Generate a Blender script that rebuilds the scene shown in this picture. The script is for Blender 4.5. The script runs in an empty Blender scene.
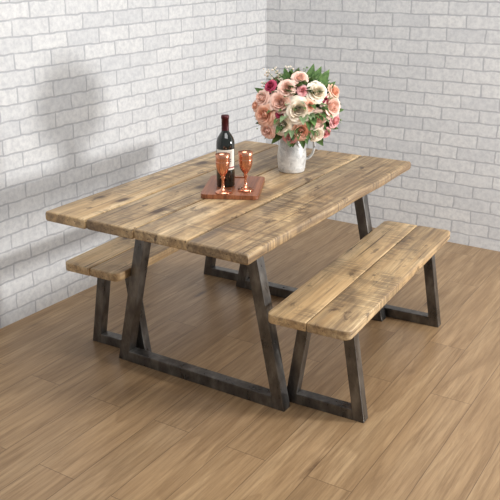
import bpy, bmesh, math, random
import numpy as np
from mathutils import Vector, Matrix, noise
random.seed(7)
sc=bpy.context.scene
try:
    sc.view_settings.view_transform='Standard'; sc.view_settings.look='None'
except Exception: pass

# ---------------------------------------------------------------- helpers
def srgb(r,g,b,a=1):
    f=lambda c:(c/255/12.92) if c/255<=.04045 else ((c/255+.055)/1.055)**2.4
    return (f(r),f(g),f(b),a)
class M:
    def __init__(s,name):
        s.m=bpy.data.materials.new(name); s.m.use_nodes=True
        s.nt=s.m.node_tree; s.b=s.nt.nodes['Principled BSDF']
    def n(s,t,**k):
        x=s.nt.nodes.new(t)
        for a,v in k.items(): setattr(x,a,v)
        return x
    def l(s,a,b): s.nt.links.new(a,b)
    def math(s,op,a,b=None,clamp=False):
        x=s.n('ShaderNodeMath',operation=op,use_clamp=clamp)
        for i,q in enumerate((a,b)):
            if q is None: continue
            if isinstance(q,(int,float)): x.inputs[i].default_value=q
            else: s.l(q,x.inputs[i])
        return x.outputs[0]
    def ramp(s,fac,stops):
        x=s.n('ShaderNodeValToRGB'); e=x.color_ramp.elements
        while len(e)<len(stops): e.new(.5)
        for i,(p,c) in enumerate(stops):
            e[i].position=p; e[i].color=c if isinstance(c,tuple) else (c,c,c,1)
        s.l(fac,x.inputs[0]); return x.outputs[0]
    def mix(s,fac,a,b,mode='MIX'):
        x=s.n('ShaderNodeMix',data_type='RGBA',blend_type=mode)
        for k,q in ((0,fac),(6,a),(7,b)):
            if isinstance(q,(int,float)): x.inputs[k].default_value=q
            elif isinstance(q,tuple): x.inputs[k].default_value=q
            else: s.l(q,x.inputs[k])
        return x.outputs[2]
    def vec(s,src,scale=(1,1,1),loc=(0,0,0),rot=(0,0,0)):
        x=s.n('ShaderNodeMapping'); s.l(src,x.inputs[0])
        x.inputs[1].default_value=loc; x.inputs[2].default_value=rot; x.inputs[3].default_value=scale
        return x.outputs[0]
    def noise(s,v,scale,detail=4,rough=.5,dist=0):
        x=s.n('ShaderNodeTexNoise'); s.l(v,x.inputs['Vector'])
        x.inputs['Scale'].default_value=scale; x.inputs['Detail'].default_value=detail
        x.inputs['Roughness'].default_value=rough; x.inputs['Distortion'].default_value=dist
        return x.outputs[0]
    def bump(s,h,strength=.3,dist=.01):
        x=s.n('ShaderNodeBump'); x.inputs['Strength'].default_value=strength; x.inputs['Distance'].default_value=dist
        s.l(h,x.inputs['Height']); s.l(x.outputs[0],s.b.inputs['Normal'])
def simple(name,col,rough=.5,metal=0,nscale=60,var=.12,bump=.1,**kw):
    m=M(name); tc=m.n('ShaderNodeTexCoord').outputs['Object']
    nz=m.noise(tc,nscale,5)
    c2=tuple(c*(1-var) for c in col[:3])+(1,); c1=tuple(min(1,c*(1+var)) for c in col[:3])+(1,)
    m.l(m.ramp(nz,[(.3,c2),(.7,c1)]),m.b.inputs['Base Color'])
    m.b.inputs['Roughness'].default_value=rough; m.b.inputs['Metallic'].default_value=metal
    for k,v in kw.items(): m.b.inputs[k].default_value=v
    if bump: m.bump(nz,bump,.002)
    return m.m

def wood(name,seed,stain=.5,dark=1.0,tint=1.0):
    """reclaimed scaffold board: soft grain, cathedral rings, grey weathering, saw marks, knots, cracks"""
    m=M(name); tc=m.n('ShaderNodeTexCoord').outputs['Object']
    o=(seed*1.37%5,seed*3.11%7,seed*.77%3); o2=(o[1],o[2],o[0]); o3=(o[2],o[0],o[1])
    fine=m.noise(m.vec(tc,(55,1.6,55),o),1.5,9,.7,.25)
    broad=m.noise(m.vec(tc,(12,.8,12),o2),1.2,5,.6,.6)
    T=lambda r,g,b:srgb(min(255,r*tint),min(255,g*tint),min(255,b*tint))
    base=m.ramp(broad,[(.30,T(184,151,108)),(.5,T(210,180,135)),(.72,T(230,204,162))])
    base=m.mix(m.ramp(fine,[(.33,.6),(.56,0.0)]),base,T(152,119,82))
    fld=m.noise(m.vec(tc,(5,.55,5),o3),1.0,1.5,.4,.3)
    rg=m.math('FRACT',m.math('MULTIPLY',fld,16))
    rgm=m.ramp(rg,[(0.0,.0),(.75,.35),(.95,.6),(1.0,0.0)])
    col=m.mix(m.math('MULTIPLY',rgm,.5),base,T(154,115,74))
    # lengthwise grey-brown streaks
    sk=m.noise(m.vec(tc,(26,.9,26),o3),1.0,5,.65,.4)
    col=m.mix(m.ramp(sk,[(.51,0.0),(.65,.62)]),col,srgb(118,97,76))
    # weathering stains
    st=m.noise(m.vec(tc,(2.6,1.5,2.6),o),1.7,6,.66,.5)
    stm=m.ramp(st,[(.57-.18*stain,0.0),(.69-.16*stain,1.0)])
    fm=m.ramp(fine,[(.36,1.0),(.64,.34)])
    col=m.mix(m.math('MULTIPLY',m.math('MULTIPLY',stm,fm),.84*dark),col,srgb(105,85,65))
    # transverse saw marks
    g=m.noise(m.vec(tc,(5,3.2,5),o2),1.0,4,.6,.5)
    gm=m.ramp(g,[(.48,0.0),(.59,.9)])
    sw=m.noise(m.vec(tc,(5,95,5),o),1.0,3,.6,.2)
    swm=m.ramp(sw,[(.42,0.0),(.56,1.0)])
    col=m.mix(m.math('MULTIPLY',m.math('MULTIPLY',gm,swm),.72*dark),col,srgb(92,77,62))
    # small dark blotches
    bl=m.noise(m.vec(tc,(18,8,18),o3),1.0,5,.7,.4)
    col=m.mix(m.math('MULTIPLY',m.ramp(bl,[(.59,0.0),(.67,.82)]),min(1,dark)),col,srgb(68,51,39))
    # knots
    v=m.n('ShaderNodeTexVoronoi'); m.l(m.vec(tc,(6.5,3.0,6.5),o3),v.inputs['Vector']); v.inputs['Scale'].default_value=1
    dist=m.math('ADD',v.outputs['Distance'],m.math('MULTIPLY',m.noise(m.vec(tc,(7,4,7),o),3,3),.14))
    col=m.mix(m.ramp(dist,[(.16,.92),(.21,.4),(.30,0.0)]),col,srgb(64,43,30))
    cr=m.noise(m.vec(tc,(70,.9,70),o2),1.2,2,.5)
    crm=m.ramp(cr,[(.29,1.0),(.34,0.0)])
    col=m.mix(m.math('MULTIPLY',crm,.8),col,srgb(58,42,31))
    m.l(col,m.b.inputs['Base Color'])
    m.b.inputs['Roughness'].default_value=.44
    m.bump(m.math('SUBTRACT',fine,m.math('MULTIPLY',crm,.8)),.35,.003)
    return m.m

def brickwall(name):
    m=M(name); tc=m.n('ShaderNodeTexCoord').outputs['Object']
    sep=m.n('ShaderNodeSeparateXYZ'); m.l(tc,sep.inputs[0])
    cb=m.n('ShaderNodeCombineXYZ'); m.l(sep.outputs[0],cb.inputs[0]); m.l(sep.outputs[2],cb.inputs[1])
    nz=m.n('ShaderNodeTexNoise'); m.l(tc,nz.inputs['Vector']); nz.inputs['Scale'].default_value=14; nz.inputs['Detail'].default_value=4
    va=m.n('ShaderNodeVectorMath',operation='MULTIPLY_ADD'); m.l(nz.outputs['Color'],va.inputs[0]); va.inputs[1].default_value=(.020,.020,0); m.l(cb.outputs[0],va.inputs[2])
    br=m.n('ShaderNodeTexBrick'); m.l(va.outputs[0],br.inputs['Vector'])
    br.offset=.5
    for k,v in (('Scale',1),('Mortar Size',.007),('Mortar Smooth',.85),('Bias',0),('Brick Width',.225),('Row Height',.076)): br.inputs[k].default_value=v
    br.inputs['Color1'].default_value=srgb(230,230,229); br.inputs['Color2'].default_value=srgb(216,217,218); br.inputs['Mortar'].default_value=srgb(180,181,185)
    n2=m.noise(tc,38,6,.65)
    col=m.mix(m.ramp(n2,[(.38,.45),(.6,0.0)]),br.outputs[0],srgb(178,180,185))
    n3=m.noise(tc,9,5,.7)
    col=m.mix(m.ramp(n3,[(.50,0.0),(.72,.35)]),col,srgb(240,240,239))
    m.l(col,m.b.inputs['Base Color']); m.b.inputs['Roughness'].default_value=.75
    h=m.math('ADD',m.math('MULTIPLY',br.outputs['Fac'],-1.0),m.math('MULTIPLY',n2,.5))
    m.bump(h,.18,.004)
    return m.m

def floormat():
    m=M('oak_laminate'); tc=m.n('ShaderNodeTexCoord').outputs['Object']
    sep=m.n('ShaderNodeSeparateXYZ'); m.l(tc,sep.inputs[0])
    cb=m.n('ShaderNodeCombineXYZ'); m.l(sep.outputs[1],cb.inputs[0]); m.l(sep.outputs[0],cb.inputs[1])
    def br(ms,c1,c2,mo,sm=0.):
        b=m.n('ShaderNodeTexBrick'); m.l(cb.outputs[0],b.inputs['Vector']); b.offset=.37; b.offset_frequency=2
        for k,v in (('Scale',1),('Mortar Size',ms),('Mortar Smooth',sm),('Bias',0),('Brick Width',1.2),('Row Height',.165)): b.inputs[k].default_value=v
        b.inputs['Color1'].default_value=c1;b.inputs['Color2'].default_value=c2;b.inputs['Mortar'].default_value=mo
        return b
    rnd=br(0,(0,0,0,1),(1,1,1,1),(.5,.5,.5,1)).outputs[0]
    seam=br(.0015,(0,0,0,1),(0,0,0,1),(1,1,1,1),.2).outputs['Fac']
    off=m.n('ShaderNodeVectorMath',operation='MULTIPLY_ADD'); m.l(rnd,off.inputs[0]); off.inputs[1].default_value=(3.1,17.3,5.7); m.l(tc,off.inputs[2])
    v=off.outputs[0]
    fine=m.noise(m.vec(v,(48,2.4,1)),1.5,8,.7,.3)
    broad=m.noise(m.vec(v,(9,.8,1)),1.2,5,.6,.7)
    col=m.ramp(broad,[(.30,srgb(152,123,90)),(.5,srgb(172,142,106)),(.72,srgb(188,159,122))])
    col=m.mix(m.ramp(fine,[(.34,.75),(.60,0.0)]),col,srgb(124,97,68))
    fld=m.noise(m.vec(v,(4.5,.42,1)),1.0,1.5,.4,.3)
    rg=m.math('FRACT',m.math('MULTIPLY',fld,14))
    col=m.mix(m.ramp(rg,[(0.0,.0),(.7,.16),(.95,.36),(1.0,0.0)]),col,srgb(122,95,66))
    kn=m.n('ShaderNodeTexVoronoi'); m.l(m.vec(v,(4.2,1.1,1)),kn.inputs['Vector']); kn.inputs['Scale'].default_value=1
    kd=m.math('ADD',kn.outputs['Distance'],m.math('MULTIPLY',m.noise(v,14,3),.1))
    col=m.mix(m.ramp(kd,[(.10,.8),(.13,.3),(.18,0.0)]),col,srgb(82,58,40))
    tone=m.ramp(rnd,[(0.0,(.90,.895,.89,1)),(1.0,(1.04,1.035,1.03,1))])
    col=m.mix(1.0,col,tone,'MULTIPLY')
    col=m.mix(m.math('MULTIPLY',seam,.65),col,srgb(78,57,41))
    m.l(col,m.b.inputs['Base Color'])
    m.l(m.ramp(fine,[(.3,.42),(.7,.27)]),m.b.inputs['Roughness'])
    m.bump(m.math('SUBTRACT',m.math('MULTIPLY',fine,.3),seam),.12,.002)
    return m.m

def obj(name,me,mat=None,parent=None):
    o=bpy.data.objects.new(name,me); sc.collection.objects.link(o)
    if mat is not None:
        for q in (mat if isinstance(mat,list) else [mat]): me.materials.append(q)
    if parent: o.parent=parent
    return o
def mesh(name,vs,fs,smooth=False,mi=None):
    me=bpy.data.meshes.new(name); me.from_pydata([tuple(v) for v in vs],[],fs); me.update()
    bm=bmesh.new(); bm.from_mesh(me); bmesh.ops.recalc_face_normals(bm,faces=bm.faces); bm.to_mesh(me); bm.free()
    if smooth:
        for p in me.polygons: p.use_smooth=True
    if mi is not None:
        for p,i in zip(me.polygons,mi): p.material_index=i
    return me
def empty(name,loc=(0,0,0),rz=0):
    e=bpy.data.objects.new(name,None); sc.collection.objects.link(e); e.location=loc; e.rotation_euler=(0,0,rz); e.empty_display_size=.1
    return e
def bevel(o,w,seg=2):
    b=o.modifiers.new('bevel','BEVEL'); b.width=w; b.segments=seg; b.limit_method='ANGLE'; b.angle_limit=math.radians(35)
def boxverts(x0,x1,y0,y1,z0,z1):
    return [(x0,y0,z0),(x1,y0,z0),(x1,y1,z0),(x0,y1,z0),(x0,y0,z1),(x1,y0,z1),(x1,y1,z1),(x0,y1,z1)]
BF=[(0,3,2,1),(4,5,6,7),(0,1,5,4),(1,2,6,5),(2,3,7,6),(3,0,4,7)]

def plank(name,x0,x1,y0,y1,z0,z1,mat,parent,rL=0,rR=0,seed=0,wob=.0006,er=.004):
    """board swept along Y with soft arrises, hand-worn edges and optionally rounded plan corners"""
    N=40; ys=[]
    for i in range(8): ys.append(y0+(max(rL,rR,.012))*(1-math.cos(i/8*math.pi/2)))
    a=ys[-1]+.01; b=y1-(a-y0)
    ys+= [a+(b-a)*i/N for i in range(N+1)]
    ys+= [y1-(max(rL,rR,.012))*(1-math.cos(i/8*math.pi/2)) for i in range(7,-1,-1)]
    vs=[];fs=[]; prof=[]
    for (cx,cz,a0) in ((1,1,0),(-1,1,90),(-1,-1,180),(1,-1,270)):
        for k in range(4):
            an=math.radians(a0+k*30); prof.append((cx,cz,math.cos(an),math.sin(an)))
    n=len(prof)
    for y in ys:
        d=min(y-y0,y1-y)
        def ins(r):
            return 0 if (r<=0 or d>=r) else r-math.sqrt(max(0,r*r-(r-d)**2))
        sh=0 if d>er else er-math.sqrt(max(0,er*er-(er-d)**2))
        xl=x0+ins(rL)+wob*noise.noise((seed*3.1,y*4,0)); xr=x1-ins(rR)+wob*noise.noise((seed*3.1+9,y*4,0))
        for (cx,cz,c,s_) in prof:
            X=(xr-er if cx>0 else xl+er)+c*er
            Z=(z1-er if cz>0 else z0+er)+s_*er
            Z+= (-sh if cz>0 else sh)
            Z+= wob*.6*noise.noise((X*6+5,y*3,seed))
            vs.append((X,y,Z))
    for i in range(len(ys)-1):
        for k in range(n):
            fs.append((i*n+k,i*n+(k+1)%n,(i+1)*n+(k+1)%n,(i+1)*n+k))
    fs.append(tuple(range(n))); fs.append(tuple((len(ys)-1)*n+k for k in range(n)))
    me=mesh(name,vs,fs)
    for p in me.polygons: p.use_smooth = len(p.vertices)==4
    return obj(name,me,mat,parent)

def frame(name,bx0,bx1,tx0,tx1,y0,y1,H,t,mat,parent):
    """trapezium steel tube frame: sheared legs, floor bar, top bar and fixing plate"""
    vs=[];fs=[]
    def prism(b,tp):
        (a0,a1,z0),(c0,c1,z1)=b,tp; k=len(vs)
        vs.extend([(a0,y0,z0),(a1,y0,z0),(a1,y1,z0),(a0,y1,z0),(c0,y0,z1),(c1,y0,z1),(c1,y1,z1),(c0,y1,z1)])
        fs.extend([tuple(k+i for i in f) for f in BF])
    prism((bx0,bx0+t,0),(tx0,tx0+t,H)); prism((bx1-t,bx1,0),(tx1-t,tx1,H))
    sl=(tx0-bx0)/H; sr=(bx1-tx1)/H
    prism((bx0+t,bx1-t,0),(bx0+t+sl*t,bx1-t-sr*t,t))
    prism((tx0+t-sl*t,tx1-t+sr*t,H-t),(tx0+t,tx1-t,H))
    k=len(vs); vs.extend(boxverts(tx0-.01,tx1+.01,y0-.012,y1+.012,H-.004,H)); fs.extend([tuple(k+i for i in f) for f in BF])
    o=obj(name,mesh(name,vs,fs),mat,parent); bevel(o,.003,2); return o

def lathe(prof,seg=48,center=(0,0,0)):
    vs=[];fs=[];n=len(prof)
    for i in range(seg):
        a=2*math.pi*i/seg
        for r,z in prof: vs.append((center[0]+r*math.cos(a),center[1]+r*math.sin(a),center[2]+z))
    for i in range(seg):
        j=(i+1)%seg
        for k in range(n-1): fs.append((i*n+k,j*n+k,j*n+k+1,i*n+k+1))
    return vs,fs

def tube(pts,rad,seg=8,sx=1.0):
    pts=[Vector(p) for p in pts]; vs=[];fs=[]; up=Vector((0,0,1))
    for i,p in enumerate(pts):
        d=(pts[min(i+1,len(pts)-1)]-pts[max(i-1,0)]).normalized()
        a=d.cross(up); 
        if a.length<1e-3: a=d.cross(Vector((1,0,0)))
        a.normalize(); b=a.cross(d)
        r=rad(i/(len(pts)-1)) if callable(rad) else rad
        for k in range(seg):
            t=2*math.pi*k/seg; vs.append(p+a*math.cos(t)*r*sx+b*math.sin(t)*r)
    for i in range(len(pts)-1):
        for k in range(seg): fs.append((i*seg+k,i*seg+(k+1)%seg,(i+1)*seg+(k+1)%seg,(i+1)*seg+k))
    fs.append(tuple(range(seg))); fs.append(tuple((len(pts)-1)*seg+k for k in range(seg)))
    return vs,fs

# ---------------------------------------------------------------- camera
yaw,pitch,roll=.5876,.2988,-.0126
f=Vector((-math.sin(yaw)*math.cos(pitch),math.cos(yaw)*math.cos(pitch),-math.sin(pitch)))
r=Vector((math.cos(yaw),math.sin(yaw),0)); u=r.cross(f)
r2=r*math.cos(roll)+u*math.sin(roll); u2=u*math.cos(roll)-r*math.sin(roll)
cam=bpy.data.cameras.new('camera'); co=bpy.data.objects.new('camera',cam); sc.collection.objects.link(co)
mt=Matrix.Identity(4)
for i in range(3): mt[i][0]=r2[i]; mt[i][1]=u2[i]; mt[i][2]=-f[i]
mt[0][3],mt[1][3],mt[2][3]=2.2480,-2.1561,1.7028
co.matrix_world=mt
cam.sensor_width=36; cam.lens=819.136/500*36; cam.shift_x=.0601; cam.shift_y=-.0858
sc.camera=co

# ---------------------------------------------------------------- room
wb=brickwall('white_brick_wallpaper')
XL,YR,WT=-.5436,2.6156,-.0345
def wall(name,L0,L1,T0,T1,rz):
    me=mesh(name,boxverts(L0,L1,T0,T1,0,2.7),BF); o=obj(name,me,wb); o.location=(XL,YR,0); o.rotation_euler=(0,0,rz); return o
wall('wall_back',-.1,5.5,0,.1,WT)
wall('wall_left',-6.5,0,0,.1,WT+math.pi/2)
fl=obj('floor',mesh('floor',boxverts(-1.2,5.6,-4.2,3.2,-.05,0),BF),floormat())

# ---------------------------------------------------------------- furniture
steel=M('raw_steel'); tc=steel.n('ShaderNodeTexCoord').outputs['Object']
nz=steel.noise(steel.vec(tc,(7,7,3)),3,6,.62)
steel.l(steel.ramp(nz,[(.3,srgb(80,79,79)),(.5,srgb(106,104,102)),(.72,srgb(140,138,134))]),steel.b.inputs['Base Color'])
steel.b.inputs['Metallic'].default_value=.85
steel.l(steel.ramp(nz,[(.3,.25),(.7,.38)]),steel.b.inputs['Roughness']); steel=steel.m

W,L,H=.921,1.473,.76
tbl=empty('dining_table')
e=[0,.205,.432,.672,W]
for i in range(4):
    plank('board_%d'%(i+1),e[i]+(.003 if i else 0),e[i+1]-(.003 if i<3 else 0),.005*((i*7)%3-1),L+.004*((i*5)%3-1),H-.040,H,
          wood('reclaimed_table_board_%d'%(i+1),11+i*4,stain=[.5,.85,.65,1.1][i],dark=[.85,1,.95,1.1][i],tint=[1,.96,1.02,.97][i]),tbl,seed=i+1,wob=.001 if i<3 else .004,er=.006 if i<3 else .008)
fy0,fy1=.3148,1.33
frame('frame_near',.0524,.8907,.2076,.742,fy0,fy0+.05,.719,.05,steel,tbl)
frame('frame_far',.0524,.8907,.2076,.742,fy1-.05,fy1,.719,.05,steel,tbl)

def bench(name,loc,rz,w,sd,k_=1.0):
    b=empty(name,loc,rz); hb=.4387; Lb=1.268
    plank('board_1',0,w*.5-.002,0,Lb,hb-.036,hb,wood(name+'_board_a',sd,.4*k_,.75*k_,1.03),b,rL=.03,seed=sd)
    plank('board_2',w*.5+.002,w,.002,Lb,hb-.036,hb,wood(name+'_board_b',sd+5,.65*k_,.9*k_,.99),b,rR=.03,seed=sd+3)
    lo,hi=.006,w+.012
    for k,y in enumerate((.155,1.11)):
        frame('frame_%d'%(k+1),lo,hi,lo+.062,hi-.062,y,y+.045,hb-.037,.045,steel,b)
    return b
bench('bench',(.850,.2354,0),.045,.330,31)
bench('bench',(-.1636,.2295,0),.0353,.300,52,.7)

# ---------------------------------------------------------------- serving board
bd=empty('serving_board',(.462,.632,H+.0012),math.radians(25))
bm=bmesh.new(); a,b_=.118,.152; rr=.022; out=[]
for cx,cy,a0 in ((a-rr,b_-rr,0),(-a+rr,b_-rr,90),(-a+rr,-b_+rr,180),(a-rr,-b_+rr,270)):
    for k in range(7):
        t=math.radians(a0+k*15); out.append((cx+rr*math.cos(t),cy+rr*math.sin(t)))
hole=[]
for cx,a0 in ((.028,-90),(-.028,90)):
    for k in range(9):
        t=math.radians(a0+k*22.5); hole.append((cx+.011*math.cos(t),.122+.011*math.sin(t)))
def loop(pts): 
    v=[bm.verts.new((x,y,0)) for x,y in pts]; return [bm.edges.new((v[i],v[(i+1)%len(v)])) for i in range(len(v))]
ed=loop(out)+loop(hole)
bmesh.ops.triangle_fill(bm,use_beauty=True,edges=ed)
g=bmesh.ops.extrude_face_region(bm,geom=list(bm.faces)); bmesh.ops.translate(bm,verts=[v for v in g['geom'] if isinstance(v,bmesh.types.BMVert)],vec=(0,0,.018))
bmesh.ops.recalc_face_normals(bm,faces=bm.faces)
me=bpy.data.meshes.new('board'); bm.to_mesh(me); bm.free()
mb=M('acacia_wood'); tc=mb.n('ShaderNodeTexCoord').outputs['Object']
nz=mb.noise(mb.vec(tc,(60,3,20)),1.4,6,.6,.5)
mb.l(mb.ramp(nz,[(.3,srgb(96,54,34)),(.5,srgb(138,82,52)),(.72,srgb(166,106,70))]),mb.b.inputs['Base Color']); mb.b.inputs['Roughness'].default_value=.38
o=obj('board',me,mb.m,bd); bevel(o,.003,3)
ZB=H+.0195

# ---------------------------------------------------------------- wine bottle
wb_=empty('wine_bottle',(.437,.609,ZB))
glass=simple('dark_green_glass',srgb(14,20,14),.06,0,5,.05,0,**{'Coat Weight':.6})
prof=[(0,.006),(.02,.004),(.030,0),(.036,.001),(.0385,.006),(.0385,.175),(.0375,.19),(.033,.205),(.024,.219),(.0165,.23),(.0148,.24),(.0142,.262),(.0142,.284),(.0158,.285),(.0158,.292),(.0145,.296),(0,.296)]
v,fc=lathe(prof,48); o=obj('glass_body',mesh('glass_body',v,fc,True),glass,wb_)
foil=simple('foil_capsule',srgb(70,18,24),.35,.4,30,.1,.05)
v,fc=lathe([(.0156,.235),(.0152,.25),(.0150,.283),(.0166,.284),(.0168,.293),(.015,.2985),(0,.299)],40); obj('foil_capsule',mesh('foil_capsule',v,fc,True),foil,wb_)
def patch(name,mat,rad,a0,a1,z0,z1,n=16):
    vs=[];fs=[]
    for i in range(n+1):
        t=a0+(a1-a0)*i/n; vs+=[(rad*math.cos(t),rad*math.sin(t),z0),(rad*math.cos(t),rad*math.sin(t),z1)]
    for i in range(n): fs.append((2*i,2*i+2,2*i+3,2*i+1))
    me=mesh(name,vs,fs,True); return obj(name,me,mat,wb_)
ang=math.atan2(-2.156-.609,2.248-.437)
paper=simple('label_paper',srgb(232,228,216),.7,0,80,.03,.03)
ink=simple('label_ink',srgb(60,48,44),.7,0,80,.05,0); redink=simple('label_red_ink',srgb(150,30,34),.6,0,80,.05,0)
patch('label',paper,.0388,ang-1.15,ang+1.15,.075,.160)
patch('label_band',redink,.03895,ang-1.15,ang+1.15,.082,.087)
for i,(z,wd) in enumerate(((.128,.30),(.118,.62),(.110,.62),(.098,.4))): patch('label_line_%d'%(i+1),ink,.03895,ang-wd,ang+wd,z,z+.003)
patch('label_mark',redink,.03895,ang-.16,ang+.16,.137,.151)

# ---------------------------------------------------------------- copper goblets
cop=simple('polished_copper',srgb(222,156,126),.24,1.0,25,.08,.04)
def goblet(loc):
    e_=empty('copper_goblet',loc)
    p=[(0,.002),(.030,0),(.033,.002),(.032,.005),(.020,.010),(.008,.018),(.0055,.03),(.005,.05),(.0065,.058),(.010,.063),(.0065,.068),(.012,.076),(.020,.088),(.026,.104),(.0285,.122),(.0285,.145),(.0305,.160),(.0295,.161),(.0272,.145),(.0272,.122),(.024,.104),(.018,.090),(0,.082)]
    v,fc=lathe(p,48); obj('cup',mesh('cup',v,fc,True),cop,e_)
    v,fc=lathe([(.0288,.126),(.0300,.129),(.0288,.132)],48); obj('ring',mesh('ring',v,fc,True),cop,e_)
goblet((.487,.512,ZB)); goblet((.545,.592,ZB))

# ---------------------------------------------------------------- jug
VX,VY=.52,1.03
jug=empty('metal_jug',(VX,VY,H+.001))
zinc=M('whitewashed_metal'); tc=zinc.n('ShaderNodeTexCoord').outputs['Object']
nz=zinc.noise(tc,34,6,.7,.6)
zinc.l(zinc.ramp(nz,[(.30,srgb(158,158,158)),(.46,srgb(206,205,202)),(.65,srgb(232,231,227))]),zinc.b.inputs['Base Color'])
zinc.b.inputs['Metallic'].default_value=.1; zinc.b.inputs['Roughness'].default_value=.4; zinc.bump(nz,.35,.002); zinc=zinc.m
prof=[(0,.003),(.052,.003),(.056,0),(.059,.004),(.0585,.012),(.0615,.016),(.061,.022),(.0645,.05),(.0655,.075),(.062,.105),(.055,.130),(.0535,.134),(.0555,.138),(.0535,.143),(.053,.155),(.056,.175),(.063,.193),(.066,.198),(.063,.198),(.054,.178),(.051,.155),(.052,.132),(.060,.10),(.062,.06),(.055,.02),(0,.01)]
v,fc=lathe(prof,56)
sa=math.atan2(-r.y,-r.x)
nv=[]
for x,y,z in v:
    if z>.15:
        t=math.atan2(y,x); d=math.cos(t-sa); k=max(0,d)**8*((z-.15)/.05)
        x+=math.cos(sa)*k*.03; y+=math.sin(sa)*k*.03; z+=k*.012
    nv.append((x,y,z))
obj('body',mesh('body',nv,fc,True),zinc,jug)
hp=[]
for i in range(17):
    t=i/16; a=math.pi*(.5-t); rad=.055+.045*max(0,math.cos(a))**.8
    z=.115+.062*math.sin(a); hp.append((r.x*rad,r.y*rad,z))
v,fc=tube(hp,.0055,10,1.5); obj('handle',mesh('handle',v,fc,True),zinc,jug)

# ---------------------------------------------------------------- bouquet
def petmat(name,c1,c2):
    m=M(name); tc=m.n('ShaderNodeTexCoord').outputs['Object']; nz=m.noise(tc,45,4,.6)
    m.l(m.ramp(nz,[(.35,c1),(.65,c2)]),m.b.inputs['Base Color']); m.b.inputs['Roughness'].default_value=.65
    return m.m
pm=[petmat('petal_cream',srgb(248,232,208),srgb(254,244,230)),petmat('petal_blush',srgb(246,202,184),srgb(252,222,208)),
    petmat('petal_peach',srgb(242,184,156),srgb(250,208,184)),petmat('petal_magenta',srgb(176,50,86),srgb(212,92,122)),
    petmat('petal_pink',srgb(232,156,158),srgb(246,192,192)),
    petmat('leaf_green',srgb(60,92,44),srgb(104,136,72)),petmat('stem_green',srgb(76,106,52),srgb(104,134,74)),petmat('sprig_white',srgb(226,206,184),srgb(246,236,220)),petmat('leaf_sage',srgb(104,128,88),srgb(146,166,122))]
BV=[];BFc=[];BM=[]
def add(vs,fs,mi):
    k=len(BV); BV.extend(vs); BFc.extend([tuple(k+i for i in q) for q in fs]); BM.extend([mi]*len(fs))
def basis(ax):
    ax=ax.normalized(); t=Vector((0,0,1)) if abs(ax.z)<.9 else Vector((1,0,0)); a=ax.cross(t).normalized(); return a,ax.cross(a),ax
def rose(c,ax,R,mi):
    a,b,n=basis(ax); ph0=random.random()*6.28
    layers=[(.16,.98,3,1.5,0),(.30,1.0,3,1.25,.02),(.46,.98,4,1.05,.06),(.64,.90,5,.85,.14),(.83,.74,5,.8,.24),(1.0,.52,6,.70,.30)]
    for li,(r1,h,n_,w,cu) in enumerate(layers):
        for k in range(n_):
            ph=ph0+li*.7+2*math.pi*k/n_+random.uniform(-.12,.12); hh=h*random.uniform(.94,1.05); NU,NV=6,6; vs=[]
            for j in range(NV+1):
                vv=j/NV
                for i in range(NU+1):
                    uu=i/NU*2-1
                    ww=w*(.35+.65*math.sin(min(1,vv*1.15)*math.pi/2))
                    if vv>.75: ww*=1-.35*((vv-.75)/.25)**2
                    an=ph+uu*ww
                    rad=.08+(r1-.08)*math.sin(vv*math.pi/2)**.8
                    z=hh*vv**1.25-.10*uu*uu*vv
                    if vv>.6:
                        q=(vv-.6)/.4; rad+=cu*q*q; z-=cu*.9*q*q
                    rad*=1+.03*math.sin(uu*5+ph*3)
                    vs.append(c+(a*math.cos(an)*rad+b*math.sin(an)*rad+n*(z-.45))*R)
            fs=[(j*(NU+1)+i,j*(NU+1)+i+1,(j+1)*(NU+1)+i+1,(j+1)*(NU+1)+i) for j in range(NV) for i in range(NU)]
            add(vs,fs,mi)
    vs=[];fs=[]
    for j in range(5):
        t=j/4; rad=(.12+.55*t)*R; z=(-.62+.22*t*t)*R
        for i in range(10): vs.append(c+a*math.cos(i*.628)*rad+b*math.sin(i*.628)*rad+n*z)
    for j in range(4):
        for i in range(10): fs.append((j*10+i,j*10+(i+1)%10,(j+1)*10+(i+1)%10,(j+1)*10+i))
    add(vs,fs,5)
def leaf(base,d,up,Ln,Wd,mi):
    d=d.normalized(); s=d.cross(up); 
    if s.length<1e-3: s=d.cross(Vector((1,0,0)))
    s.normalize(); nn=s.cross(d).normalized(); vs=[];fs=[]; N=8
    for j in range(N+1):
        t=j/N; w=Wd*math.sin(math.pi*t**.8)**.9*.5+.0004; dr=-.35*Ln*t*t
        for q in (-1,-.5,0,.5,1):
            vs.append(base+d*Ln*t+s*q*w+nn*(dr+abs(q)*w*.35+.03*Ln*math.sin(t*18)*abs(q)*.4))
    for j in range(N):
        for i in range(4): fs.append((j*5+i,j*5+i+1,(j+1)*5+i+1,(j+1)*5+i))
    add(vs,fs,mi)
zc=1.045; C=Vector((VX+r.x*.018,VY+r.y*.018,zc)); tow=Vector((r.y,-r.x,0))
mouth=Vector((VX,VY,H+.185))
def spot(dx,dz,side=1,scl=1.0):
    k=1-(dx/.20)**2-(dz/.185)**2; dy=.145*math.sqrt(max(.02,k))*side
    p=C+r*dx+Vector((0,0,dz))+tow*dy*scl
    n=(r*dx/.18**2+Vector((0,0,dz+.02))/.19**2+tow*dy/.13**2).normalized()
    return p,n
def stem(p,n):
    q=mouth+(p-mouth)*.5+Vector((0,0,.012)); pts=[mouth+Vector((random.uniform(-.03,.03),random.uniform(-.03,.03),-.05)),mouth+(p-mouth)*.15,q,p-n*.02]
    v_,f_=tube(pts,.0018,6); add(v_,f_,6)
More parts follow.
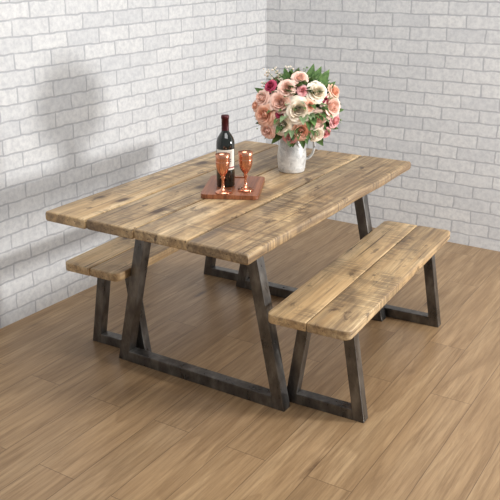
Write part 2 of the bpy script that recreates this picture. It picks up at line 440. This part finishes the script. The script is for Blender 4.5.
front=[(296,108,.050,0),(279,102,.046,1),(264,114,.042,2),(262,99,.032,1),(270,88,.024,3),(285,89,.033,1),(300,91,.020,4),(314,93,.040,0),(329,107,.045,1),(314,117,.040,1),(333,121,.028,4),(306,104,.022,2),
 (298,81,.030,1),(281,122,.042,0),(267,129,.032,1),(299,128,.040,2),(332,94,.030,2),(279,113,.018,3),(315,132,.031,0),(289,135,.027,4),(256,107,.022,2),(322,100,.014,3),(325,132,.022,4)]
for (px,py,R,mi) in front:
    dx=(px-297)/220; dz=(112-py)/210; p,n=spot(dx,dz,1,random.uniform(.9,1.1)); rose(p,n,R,mi); stem(p,n)
for i in range(18):
    a_=i*2.4; q=.15*math.sqrt((i+.5)/18); dx=q*math.cos(a_); dz=q*.85*math.sin(a_)+.0
    p,n=spot(dx,dz,-1); rose(p,n,random.uniform(.03,.04),random.choice([0,1,2,0,4,1])); stem(p,n)
for i in range(230):
    a_=random.random()*6.283; el=random.uniform(-.85,1.35)
    d=Vector((math.cos(a_)*math.cos(el),math.sin(a_)*math.cos(el),math.sin(el)))
    base=C+Vector((d.x*.125,d.y*.118,d.z*.108)); L_=random.uniform(.05,.085)
    leaf(base,d+Vector((random.uniform(-.3,.3),random.uniform(-.3,.3),random.uniform(-.1,.3))),Vector((0,0,1)),L_,L_*random.uniform(.38,.5),5 if random.random()<.75 else 8)
def sprig(base,tip,n_,mi,sz):
    pts=[base+(tip-base)*t+Vector((0,0,.01*math.sin(t*3))) for t in (0,.3,.6,1)]
    v_,f_=tube(pts,.0012,5); add(v_,f_,6)
    ico=[(0,0,1),(.89,0,.45),(.28,.85,.45),(-.72,.53,.45),(-.72,-.53,.45),(.28,-.85,.45),(.72,.53,-.45),(-.28,.85,-.45),(-.89,0,-.45),(-.28,-.85,-.45),(.72,-.53,-.45),(0,0,-1)]
    icf=[(0,1,2),(0,2,3),(0,3,4),(0,4,5),(0,5,1),(1,6,2),(2,7,3),(3,8,4),(4,9,5),(5,10,1),(6,7,2),(7,8,3),(8,9,4),(9,10,5),(10,6,1),(11,7,6),(11,8,7),(11,9,8),(11,10,9),(11,6,10)]
    for i in range(n_):
        t=random.uniform(.45,1.05); c=base+(tip-base)*t+Vector([random.uniform(-.016,.016) for _ in range(3)]); s_=sz*random.uniform(.6,1.1)
        add([c+Vector(q)*s_ for q in ico],icf,mi)
for (px,py,mi,dep) in ((268,77,7,.02),(274,74,7,0),(263,86,7,.05),(281,79,7,.03),(316,77,8,.02),(323,80,8,.03),(306,74,8,0),(337,105,7,.03),(256,118,7,.03),(338,122,8,.02),(290,76,7,-.05),(330,86,7,-.02),(262,130,8,.06),(318,84,8,.07),(309,84,8,.07)):
    tip=C+r*((px-297)/220)+Vector((0,0,(112-py)/210))+tow*dep; sprig(C+(tip-C)*.4,tip,16,mi,.0052)
for (px,py) in ((318,74),(325,80),(311,72),(322,88),(314,84),(306,80),(330,88),(285,77),(258,92),(338,112),(276,138),(318,136),(262,122),(333,128),(302,140),(320,142),(270,134),(292,142),(326,76),(310,76)):
    d=(r*((px-297)/220)+Vector((0,0,(112-py)/210))+tow*.07); leaf(C+d*.62,d,tow,.085,.038,5)
me=mesh('roses_and_leaves',BV,BFc,True,BM)
bq=empty('rose_bouquet'); obj('roses_and_leaves',me,pm,bq)

# ---------------------------------------------------------------- light
def area(name,loc,tgt,size,en,col=(1,1,1),sy=None):
    l=bpy.data.lights.new(name,'AREA'); l.energy=en; l.color=col; l.size=size
    if sy: l.shape='RECTANGLE'; l.size_y=sy
    o=bpy.data.objects.new(name,l); sc.collection.objects.link(o); o.location=loc
    o.rotation_euler=(Vector(tgt)-Vector(loc)).to_track_quat('-Z','Y').to_euler(); return o
area('window_light',(3.9,1.75,1.2),(.2,.7,.95),.42,108,(1,.99,.975))
area('ceiling_light',(1.6,-.1,2.9),(1.4,.2,0),1.8,60,(1,.99,.975))
w=bpy.data.worlds.new('world'); sc.world=w; w.use_nodes=True
w.node_tree.nodes['Background'].inputs[0].default_value=(.96,.98,1,1); w.node_tree.nodes['Background'].inputs[1].default_value=.42
